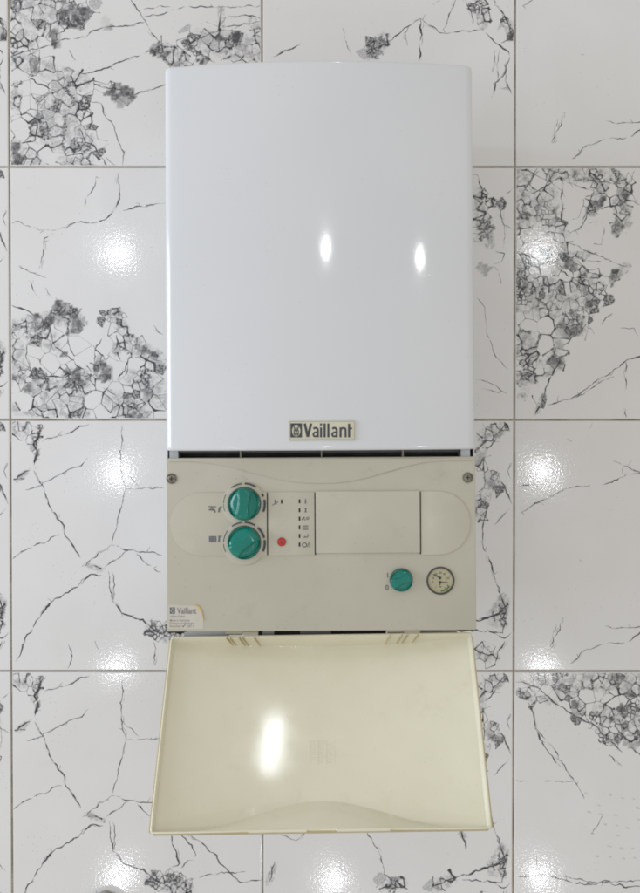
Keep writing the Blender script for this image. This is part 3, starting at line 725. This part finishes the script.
# fascia strip of four plates
yt, yb_ = 491.8, 555.2
def fx(x): return F(x, 523).x
T_, B_ = F(320, yt).y, F(320, yb_).y; rad = (T_-B_)/2
def stad_left(x0, x1):
    return [(fx(x1), B_), (fx(x1), T_)] + [(fx(x0)+rad+rad*math.cos(R(a)), (T_+B_)/2 + rad*math.sin(R(a))) for a in [90+180*i/20 for i in range(21)]]
def stad_right(x0, x1):
    return [(fx(x0), T_), (fx(x0), B_)] + [(fx(x1)-rad+rad*math.cos(R(a)), (T_+B_)/2 + rad*math.sin(R(a))) for a in [-90+180*i/20 for i in range(21)]]
FW = .0018
part('fascia_plate', plate(stad_left(170.3, 266.9), -.001, FW, .0006, 2), M_FASCIA, panel, smooth=40)
part('indicator_plate', plate([(fx(268.1),B_),(fx(314.5),B_),(fx(314.5),T_),(fx(268.1),T_)], -.001, FW, .0005, 2), M_FASCIA, panel, smooth=40)
part('compartment_door', plate(rrect(fx(315.7), F(320,553).y, fx(419.8), F(320,491.2).y, .0012, 3), -.001, FW+.0014, .0008, 3), M_FASCIA, panel, smooth=40)
part('fascia_plate', plate(stad_right(421.0, 470.2), -.001, FW, .0006, 2), M_FASCIA, panel, smooth=40)
for x0, x1 in ((266.6, 268.4), (313.6, 316.0), (419.6, 421.9)):  # black strips stand in for shade in the shallow joints between plates
    part('seam_shade', boxes([(fx(x0), B_+.0008, -.001, fx(x1), T_-.0008, .00035)]), M_BLACK, panel, None)
# screws
def screw(px, py):
    c = F(px, py); r = 4.6*PX
    o = part('screw', polar(c.x, c.y, [(r*1.16, .0001), (r*1.16, .0010), (r*.98, .0012), (r*.93, .0004), (r*.86, .0009), (r*.5, .0014), (r*.01, .0016)], n=28), M_SCREW, panel, 40)
    s = r*.62; wd = r*.20
    part('screw_slot', boxes([(c.x-s*.8, c.y-wd/2, .0008, c.x+s*.8, c.y+wd/2, .00172), (c.x-wd/2, c.y-s*.8, .0008, c.x+wd/2, c.y+s*.8, .00174)]), M_BLACK, panel, None)
screw(171.6, 478.6); screw(467.8, 477.6)

# knobs
def knob(px, py, rpx, h, ang, base, label):
    c = F(px, py, h*.6); r = rpx*PX; ca, sa = math.cos(R(ang)), math.sin(R(ang))
    def hf(x, y, rr, hh):
        if rr > r*.93 or hh < h*.9: return hh
        tt = x*ca + y*sa; ss = -x*sa + y*ca                     # along and across the grip
        e = r*(.30 + .16*(tt/r)**2)
        k = min(1, max(0, (abs(ss)-e)/(r*.07))); k = k*k*(3-2*k)
        dep = h*(.16 + .30*min(1, max(0, (abs(ss)-e)/(r*.6))))
        return hh - k*dep*(1 - .2*(rr/r)**4)
    rings = [(r*1.0, base), (r*1.0, h*.35), (r*.985, h*.52), (r*.95, h*.58)]
    rings = [(r, base), (r, h*.40), (r*.992, h*.50), (r*.975, h*.58)] 
    rings += [(r*f, h*(1-.30*max(0,(f-.5)/.5)**3)) for f in (.955,.92,.88,.84,.80,.75,.70,.65,.60,.55,.50,.45,.40,.35,.30,.25,.20,.15,.10,.05)]
    def hf2(x, y, rr, hh):
        if rr > r*.96: return hh
        z = hh; tt = x*ca + y*sa; ss = -x*sa + y*ca
        e = r*(.27 + .20*(tt/r)**2)
        d = abs(ss)-e; k = min(1, max(0, d/(r*.06))); k = k*k*(3-2*k)
        return max(h*.42, z - k*h*(.22 + .22*min(1, max(0, d/(r*.5)))))
    o = part('knob', polar(c.x, c.y, rings, hf2, n=96), M_TEAL, boiler, 60)
    o['label'] = label
    part('knob_collar', polar(c.x, c.y, [(r*1.035, base-.0005), (r*1.035, base+.0006), (r*1.0, base+.0008)], n=64), M_BLACK, o, 40)
    return o
knob(243.8, 504.3, 16.3, .017, 84, FW, 'upper teal rotary knob')
knob(243.8, 543.2, 16.3, .017, 40, FW, 'lower teal rotary knob')
knob(401.8, 580.6, 11.2, .011, 22, 0, 'small teal on and off knob')
# printed dial segments
def dial(px, py, segs):
    c = F(px, py, FW); L = []
    for a0, a1, wd in segs: L.append((wd*PX, arc(c.x, c.y, 20.6*PX, a0, a1)))
    part('dial_marking', strokes(L, FW+.0016), M_INK, panel, None)
def pad(px, py):
    c = F(px, py, FW)
    part('knob_surround', plate([(c.x + 24.6*PX*math.cos(2*math.pi*i/56), c.y + 24.6*PX*math.sin(2*math.pi*i/56)) for i in range(56)], 0, FW+.0004, .0006, 2), M_FASCIA, panel, 40)
def surround():
    # one keyhole-like boss that carries both dials
    c1, c2 = F(243.8, 504.3, FW), F(243.8, 543.2, FW); r = 22.0*PX; P = []
    d = (c1.y-c2.y)/2; a = math.degrees(math.asin(min(.99, d/r)))
    for i in range(29): P.append((c1.x + r*math.cos(R(-a + (180+2*a)*i/28)), c1.y + r*math.sin(R(-a + (180+2*a)*i/28))))
    for i in range(1, 28): P.append((c2.x + r*math.cos(R(180-a + (180+2*a)*i/28)), c2.y + r*math.sin(R(180-a + (180+2*a)*i/28))))
    part('dial_boss', plate(P, 0, FW+.00035, .0007, 2), M_FASCIA, panel, 40)
surround()
dial(244.2, 504.0, [(200,180,.5),(178,152,.6),(128,97,1.1),(88,55,1.6),(30,21,2.0),(12,-22,2.2)])
dial(244.2, 542.9, [(206,182,.7),(178,142,.8),(126,97,1.2),(88,58,1.6),(48,14,2.0),(8,-24,2.2)])
# pictograms by the knobs
iz = FW + .0002
part('tap_pictogram', strokes(pxs([(1.1,[(208.5,506.5),(216,506.8)]),(1.0,[(212,506.5),(210,509.8)]),(1.2,[(208.5,509.8),(214,510.2)]),(1.6,[(212,508.6),(214.5,510.3),(215.2,512.5)]),
   (1.8,[(219.6,507.4),(218.8,512.3)]),(1.0,[(219.2,507.2),(222,506.8)])], iz), iz), M_INK2, panel, None)
part('radiator_pictogram', strokes(pxs([(1.2,[(209.6+i*1.55,536.2),(209.6+i*1.55,542.2)]) for i in range(5)] + [(.9,[(209,536.6),(216.4,536.6)]),(.9,[(209,541.8),(216.4,541.8)]),(.7,[(209,539.2),(216.4,539.2)]),
   (1.8,[(219.4,536.8),(218.8,542)]),(1.0,[(218.2,536.4),(222,536.2)])], iz), iz), M_INK2, panel, None)
# indicator windows and their marks
led = [(299.5, y) for y in (501.3, 510.2, 518.6, 527.4, 536.0, 544.6)] + [(281.7, 501.6)]
for x, y in led:
    part('indicator_window', boxes([pbox(x-.85, y-2.0, x+.85, y+2.0, FW-.0006, FW+.00025)]), M_BLACK, panel, None)
marks = {
 'fan_pictogram': [(.8,[(272.2,505.2),(278.2,501.6)]),(1.3,[(274.4,500.4),(276.4,504.4)]),(.8,[(274.8,500),(275.8,499.6)])],
 'thermometer_pictogram': [(1.0,[(305.5,499),(305.5,501)]),(1.3,[(305.5,501.6),(305.5,503.8)]),(.6,[(304.4,501.2),(306.6,501.2)])],
 'lock_pictogram': [(1.2,[(304.6,508.6),(306.6,508.6)]),(1.2,[(305.6,509),(305.6,511.6)]),(1.0,[(304.6,511.9),(306.8,511.9)])],
 'key_pictogram': [(1.5,[(302,520),(304.6,517)]),(1.2,[(304.4,519.4),(305.6,520)]),(.8,arc(307.6,518.4,1.1,0,340)),(.7,[(308.7,518.2),(309.4,517.6)])],
 'radiator_mark': [(1.0,[(302.6,526),(308.2,526)]),(1.0,[(302.6,527.8),(308.2,527.8)]),(1.0,[(302.6,529.4),(308.2,529.4)])],
 'pump_pictogram': [(.8,arc(306.4,535.6,1.8,-60,170)),(.8,[(304.4,537.2),(307.6,537)]),(.8,[(303.6,538),(304.8,536.8)])],
}
for nm, L in marks.items(): part(nm, strokes(pxs(L, iz), iz), M_INK2, panel, None)
part('lettering', text('O/I', 301.8, 547.2, 6.6, iz, 8.2, .08), M_INK, panel, None)
part('lettering', text('1', 385.9, 577.6, 7.0, .0002, None, .06), M_INK, panel, None)
part('lettering', text('0', 385.3, 590.0, 7.0, .0002, None, .06), M_INK, panel, None)
# red reset button
c = F(281.7, 541.8, FW); r = 4.1*PX
part('reset_ring', polar(c.x, c.y, [(r*1.28, FW-.001), (r*1.28, FW+.0004), (r*1.12, FW+.0007), (r*1.05, FW+.0002)], n=32, cap=False), M_PANEL, panel, 40)
rb = part('reset_button', polar(c.x, c.y, [(r, FW-.001), (r, FW+.0012), (r*.92, FW+.0018), (r*.6, FW+.0021), (r*.2, FW+.0022)], n=32), M_RED, boiler, 50)
part('reset_mark', strokes(pxs([(1.0,[(281.0,543.4),(282.6,543.4)]),(1.1,[(281.8,541),(281.8,543)])], FW+.0023), FW+.0023), M_INK, rb, None)

# ---- pressure and temperature gauge
c = F(440.5, 580.6); r = 14.0*PX
gauge = part('gauge', polar(c.x, c.y, [(r*.90, .0002), (r*.02, .0002)], n=48), M_FACE, boiler, None)
part('bezel', polar(c.x, c.y, [(r*1.0, -.001), (r*1.0, .0016), (r*.97, .0024), (r*.92, .0026), (r*.885, .0020), (r*.87, .0001)], n=64, cap=False), plain('gauge_bezel_dark', (.060, .055, .050), .3), gauge, 50)
part('gauge_ring', polar(c.x, c.y, [(r*1.10, -.0006), (r*1.10, .0003), (r*1.05, .0006), (r*1.0, .0004)], n=64, cap=False), M_PANEL, gauge, 50)
gz = .00026; L = []
for i in range(17):
    a = 20 + 140*i/16; l = .72 if i % 4 == 0 else .77
    L.append((.0003, [(c.x+r*l*math.cos(R(a)), c.y+r*l*math.sin(R(a))), (c.x+r*.85*math.cos(R(a)), c.y+r*.85*math.sin(R(a)))]))
for i in range(9):
    a = 188 + 100*i/8
    L.append((.00035, [(c.x+r*.70*math.cos(R(a)), c.y+r*.70*math.sin(R(a))), (c.x+r*.84*math.cos(R(a)), c.y+r*.84*math.sin(R(a)))]))
part('scale_marks', strokes(L, gz), M_INK2, gauge, None)
def gnum(s, a, k, sz=2.9): 
    px, py = 440.5 + 14*k*math.cos(R(a)), 580.6 - 14*k*math.sin(R(a)); return text(s, px, py+sz*.35, sz, gz, None, .05, 'CENTER')
part('scale_numbers', join([gnum('20',160,.56), gnum('40',125,.56), gnum('60',90,.56), gnum('80',58,.56), gnum('120',20,.52), gnum('0',190,.56), gnum('1',235,.56), gnum('bar',270,.42,2.4), gnum('3',300,.62), gnum('4',325,.62)]), M_INK2, gauge, None)
part('green_band', strokes([(.0022, arc(c.x, c.y, r*.74, 272, 330))], gz+.0001), M_GREEN, gauge, None)
h1, h2 = F(440.1, 578.0, .001), F(440.3, 582.3, .001)
n1_ = strokes([(.0011, [tuple(h1), tuple(F(433.2, 574.3, .001))])], .0010); n2_ = strokes([(.0011, [tuple(h2), tuple(F(448.0, 582.6, .001))]), (.0009, [tuple(h2), tuple(F(439.9, 585.5, .001))])], .0010)
part('needle', n1_, M_INK, gauge, None); part('needle', n2_, M_INK, gauge, None)
for h in (h1, h2): part('needle_hub', polar(h.x, h.y, [(.0019, .0003), (.0019, .0013), (.0012, .0016)], n=20), M_INK, gauge, 40)
part('glass', polar(c.x, c.y, [(r*.89, .0019), (r*.5, .00205), (r*.05, .0021)], n=48), M_GLASS, gauge, 60)

# ---- maker's label with a peeled corner
def fp(x, y): return tuple(F(x, y))
ol = [fp(168.2,628.8), fp(203.2,628.8)] + [fp(x, y) for x, y in ((203.3,622),(202.4,616),(200.3,611),(197.0,607.2),(195.4,605.7))] + [fp(168.6,604.8)]
stk = part('maker_label', plate(ol, .00002, .00022, 0), M_STICK, boiler, None)
sz = .00026
part('lettering', text('Vaillant', 177.2, 613.6, 8.3, sz, 19.5, .22), M_FADE, stk, None)
part('emblem', strokes(pxs([(.9,[(170.2,607.8),(174.6,607.8),(174.6,613.4),(170.2,613.4),(170.2,607.4)]),(1.2,[(170.8,608.4),(174,613)]),(1.2,[(174,608.4),(170.8,613)])], sz), sz), M_INK2, stk, None)
for s, y, wd in (('Vaillant GmbH', 617.4, 15), ('Made in Germany', 621.4, 20), ('Fabriqué en Allemagne', 624.3, 24.5), ('Remscheid', 627.2, 11)):
    part('lettering', text(s, 169.6, y, 3.1, sz, wd, .03), M_FADE, stk, None)
part('lettering', text('2001 5', 186.8, 627.2, 3.1, sz, 7, .03), M_FADE, stk, None)
part('check_mark', strokes(pxs([(.6,[(182.2,625.6),(183.2,627),(185.2,624.2)])], sz), sz), M_INK, stk, None)
pv = []; curl = [((195.4,605.7),(196.8,604.6)), ((197.0,607.2),(199.8,606.4)), ((198.8,609.3),(202.0,610.2)), ((200.4,611.2),(203.0,613.6)), ((202.2,615.6),(203.6,617.0)), ((203.1,620.5),(203.8,620.6))]
for (x0_, y0_), (x1_, y1_) in curl:
    a_, b_ = F(x0_, y0_), F(x1_, y1_); m_ = (a_+b_)/2
    pv += [(a_.x, a_.y, .0003), (m_.x, m_.y, .0016), (b_.x, b_.y, .0009)]
pf = []
for i in range(len(curl)-1):
    for j in range(2): pf.append((3*i+j, 3*i+j+1, 3*i+4+j, 3*i+3+j))
part('peeled_corner', mesh('peel', pv, pf), M_PEEL, stk, 60)

# ---- lower edge below the panel: metal flange, dark slots, rubber corners, hinge blocks
part('flange', boxes([pbox(184, 626, 229, 636.5, -.052, -.036)]), M_METAL)
part('flange', boxes([pbox(416, 624, 457, 635, -.052, -.036)]), M_METAL)
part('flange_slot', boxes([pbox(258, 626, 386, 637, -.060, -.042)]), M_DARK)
part('flange', boxes([pbox(262, 626, 274, 636.5, -.052, -.0405)]), M_METAL)
part('flange', boxes([pbox(300, 626, 331, 636.5, -.052, -.0405)]), plain('worn_rail_grey', (.22, .23, .25), .4, metal=.3))
for pts in (((167.5,633.2),(172,631),(188.5,631),(186,633),(181,634.2),(179.5,636),(176,634),(172,633.2),(169,635.2)),
            ((474.8,630.5),(470,628.6),(454.5,628.8),(457.5,631.4),(462,633),(466,632.2),(471,631.2),(474,633))):
    part('corner_clip', plate([tuple(F(x, y, -.03)) for x, y in pts], -.045, -.036, .0004), M_BLACK)
for x0, x1, y in ((225.5, 258, 630.0), (386.5, 420, 628.0)):
    hb = part('hinge', join([boxes([pbox(x0, y-1, x1, y+4.0, -.036, -.022)]), boxes([pbox(x0+18, y+1.6, x1, y+5.2, -.034, -.018)])]), M_HINGE)
    part('hinge_pin', boxes([pbox(x0+1, y+4.1, x0+17, y+5.0, -.034, -.026)]), M_SCREW, hb, None)

# ---- open flap: a yellowed tray, hinged below the panel and leaning out
FWID = .430
dh, de = FPX*FWID/298.5, FPX*FWID/339.5
def at_depth(px, py, d): return cam_o.location + ray(px, py)*d
hl, hr = at_depth(172.0, 637.4, dh), at_depth(470.3, 633.9, dh)
el, er = at_depth(151.2, 832.6, de), at_depth(490.6, 826.6, de)
Om = (hl+hr)/2; Em = (el+er)/2
Ua = ((hr-hl).normalized() + (er-el).normalized()).normalized()
Va = (Em-Om); FL = Va.length; Va = Va.normalized(); Na = Ua.cross(-Va).normalized()
if Na.z < 0: Na = -Na
cz, szn = math.cos(-ROTZ), math.sin(-ROTZ)
def flap_pt(u, v, ww):
    p = Om + Ua*u + Va*v + Na*ww - ROOT
    return (p.x*cz - p.y*szn, p.x*szn + p.y*cz, p.z)
def fdep(u):
    q = abs(u)/(FWID/2); return .0085 + .024*(1-q*q)
def fend(u):
    q = min(1, abs(u)/(FWID/2)/.93); return .0035 + .041*(.5+.5*math.cos(math.pi*q))**1.15
def fsurf(u, v):
    return -fdep(u)
def flap_mesh():
    us = [-FWID/2, -FWID/2+.0030] + [(-1+2*i/44)*(FWID/2-.006) for i in range(45)] + [FWID/2-.0030, FWID/2]
    m = len(us); rows = []
    js = [0, 1] + [.02+.98*k/16 for k in range(17)] + ['end']
    V = []; Fc = []
    for j in js:
        for i, u in enumerate(us):
            edge = i in (0, m-1); L = FL; ve = L - fend(u); dd = fdep(u)
            if j == 0 and not isinstance(j, float): v, ww = 0.0, 0.0
            elif j == 1 and not isinstance(j, float): v, ww = .0022, -dd
            elif j == 's1': v, ww = ve + (L-ve)*.10, -dd*.86
            elif j == 's2': v, ww = ve + (L-ve)*.55, -dd*.42
            elif j == 'end': v, ww = L, 0.0
            else: v, ww = .0022 + (ve-.0022)*(j-.02)/.98 + (0 if j > .02 else .0012), -dd
            if edge: ww = 0.0
            V.append(flap_pt(u, v, ww))
    for a_ in range(len(js)-1):
        for i in range(m-1): Fc.append((a_*m+i, a_*m+i+1, (a_+1)*m+i+1, (a_+1)*m+i))
    return mesh('flap', V, Fc)
fm = flap_mesh()
flap = link('flap', fm, M_FLAP, boiler, 28)
flap['label'] = 'yellowed cream flap hanging open'
avg = sum((p.normal for p in fm.polygons), Vector())
so = flap.modifiers.new('thickness', 'SOLIDIFY'); so.thickness = .0024; so.offset = -1.0 if avg.dot(Na) > 0 else 1.0; so.use_even_offset = False
bv = flap.modifiers.new('soft_edges', 'BEVEL'); bv.width = .0006; bv.segments = 2; bv.limit_method = 'ANGLE'; bv.angle_limit = R(50)
def fbox(u0, v0, w0, u1, v1, w1, skew=0.0):
    V = [flap_pt(u+skew*(v-v0), v, ww) for ww in (w0, w1) for u, v in ((u0, v0), (u1, v0), (u1, v1), (u0, v1))]
    return mesh('b', V, [(0,1,2,3),(4,5,6,7),(0,1,5,4),(1,2,6,5),(2,3,7,6),(3,0,4,7)])
# edge returns along both sides and the free end
for s in (-1, 1):
    ua, ub = s*(FWID/2-.0002), s*(FWID/2+.0034)
    link('side_rim', fbox(min(ua, ub), .004, -.011, max(ua, ub), FL-.001, -.0015), M_EDGE, flap, None)
link('end_rim', fbox(-FWID/2+.002, FL+.0002, -.010, FWID/2-.002, FL+.0020, -.0012), M_EDGE, flap, None)
for u0, u1 in ((-.092, -.018), (.020, .088)):
    link('latch_strip', fbox(u0, FL-.0002, -.002, u1, FL+.0026, .0012), M_FLAP, flap, None)
# hinge ribs on the hinge wall
def hinge_ribs(us, sk):
    for u in us:
        dd = fdep(u)
        V = []
        for ww, uu in ((.0005, u), (-dd*.98, u + sk)):
            for du in (-.00022, .00022):
                for dv in (.0002, .0034): V.append(flap_pt(uu+du, dv, ww))
        link('hinge_rib', mesh('r', V, [(0,1,3,2),(4,5,7,6),(0,1,5,4),(2,3,7,6),(0,2,6,4),(1,3,7,5)]), M_EDGE, flap, None)
hinge_ribs([-.136, -.131, -.118, -.113, -.096], .007)
hinge_ribs([.100, .117, .125, .140], -.007)
# moulding mark: raised grid of bars
bars = []
v0 = FL*.53; w_ = -fdep(0)
for i in range(9):
    for j in range(3):
        if (i, j) in ((0, 2), (8, 0)): continue
        u0 = -.0155 + j*.0112; bars.append(fbox(u0, v0+i*.0036, w_-.0004, u0+.0098*random.uniform(.6, 1), v0+i*.0036+.0013, w_+.0005))
for j in range(4): bars.append(fbox(-.0160+j*.0112, v0-.001, w_-.0004, -.0154+j*.0112, v0+.032, w_+.0004))
link('mould_mark', join(bars), M_FLAP, flap, None)

# ================================================================== SHOE at the frame's lower edge
sp = at(103, 897.0, .02)
def shoe():
    sec = [(0.0,.003,.013,.022),(.0012,.0085,.011,.025),(.004,.0155,.010,.028),(.009,.0225,.009,.031),(.018,.030,.008,.036),(.04,.038,.008,.043),(.07,.044,.008,.052),(.10,.045,.008,.062),(.15,.038,.008,.072),(.20,.034,.008,.078),(.25,.034,.008,.080),(.275,.026,.010,.078),(.285,.010,.014,.074)]
    V = []; Fc = []; n = 20
    for y, hw, zb, zt in sec:
        for j in range(n):
            a_ = 2*math.pi*j/n; cx_, sx_ = math.cos(a_), math.sin(a_)
            V.append((hw*math.copysign(abs(cx_)**.7, cx_), -y, (zb+zt)/2 + (zt-zb)/2*math.copysign(abs(sx_)**.75, sx_)))
    for i in range(len(sec)-1):
        for j in range(n): Fc.append((i*n+j, i*n+(j+1) % n, (i+1)*n+(j+1) % n, (i+1)*n+j))
    Fc.append(tuple(range(n))); Fc.append(tuple((len(sec)-1)*n+j for j in range(n)))
    up = mesh('upper', V, Fc)
    ol = [(sec[i][1]*1.06, -sec[i][0]) for i in range(len(sec))]; ol = ol + [(-x, y) for x, y in reversed(ol)]
    return up, plate([(x, y+(.002 if i in (0, len(ol)-1) else 0)) for i, (x, y) in enumerate(ol)], 0.0005, .014, .003, 2)
su, ss = shoe()
sh_o = bpy.data.objects.new('shoe', None); COL.objects.link(sh_o); sh_o.location = (sp.x, sp.y, 0); sh_o.rotation_euler = (0, 0, R(3))
tag(sh_o, 'rounded toe of a pale grey shoe on the marble tile', 'shoe')
M_SHOE = plain('grey_shoe_fabric', (.42, .405, .37), .8, .0004, 700)
link('upper', su, M_SHOE, sh_o, 50); link('sole', ss, plain('shoe_sole_rubber', (.34, .33, .295), .7), sh_o, 40)
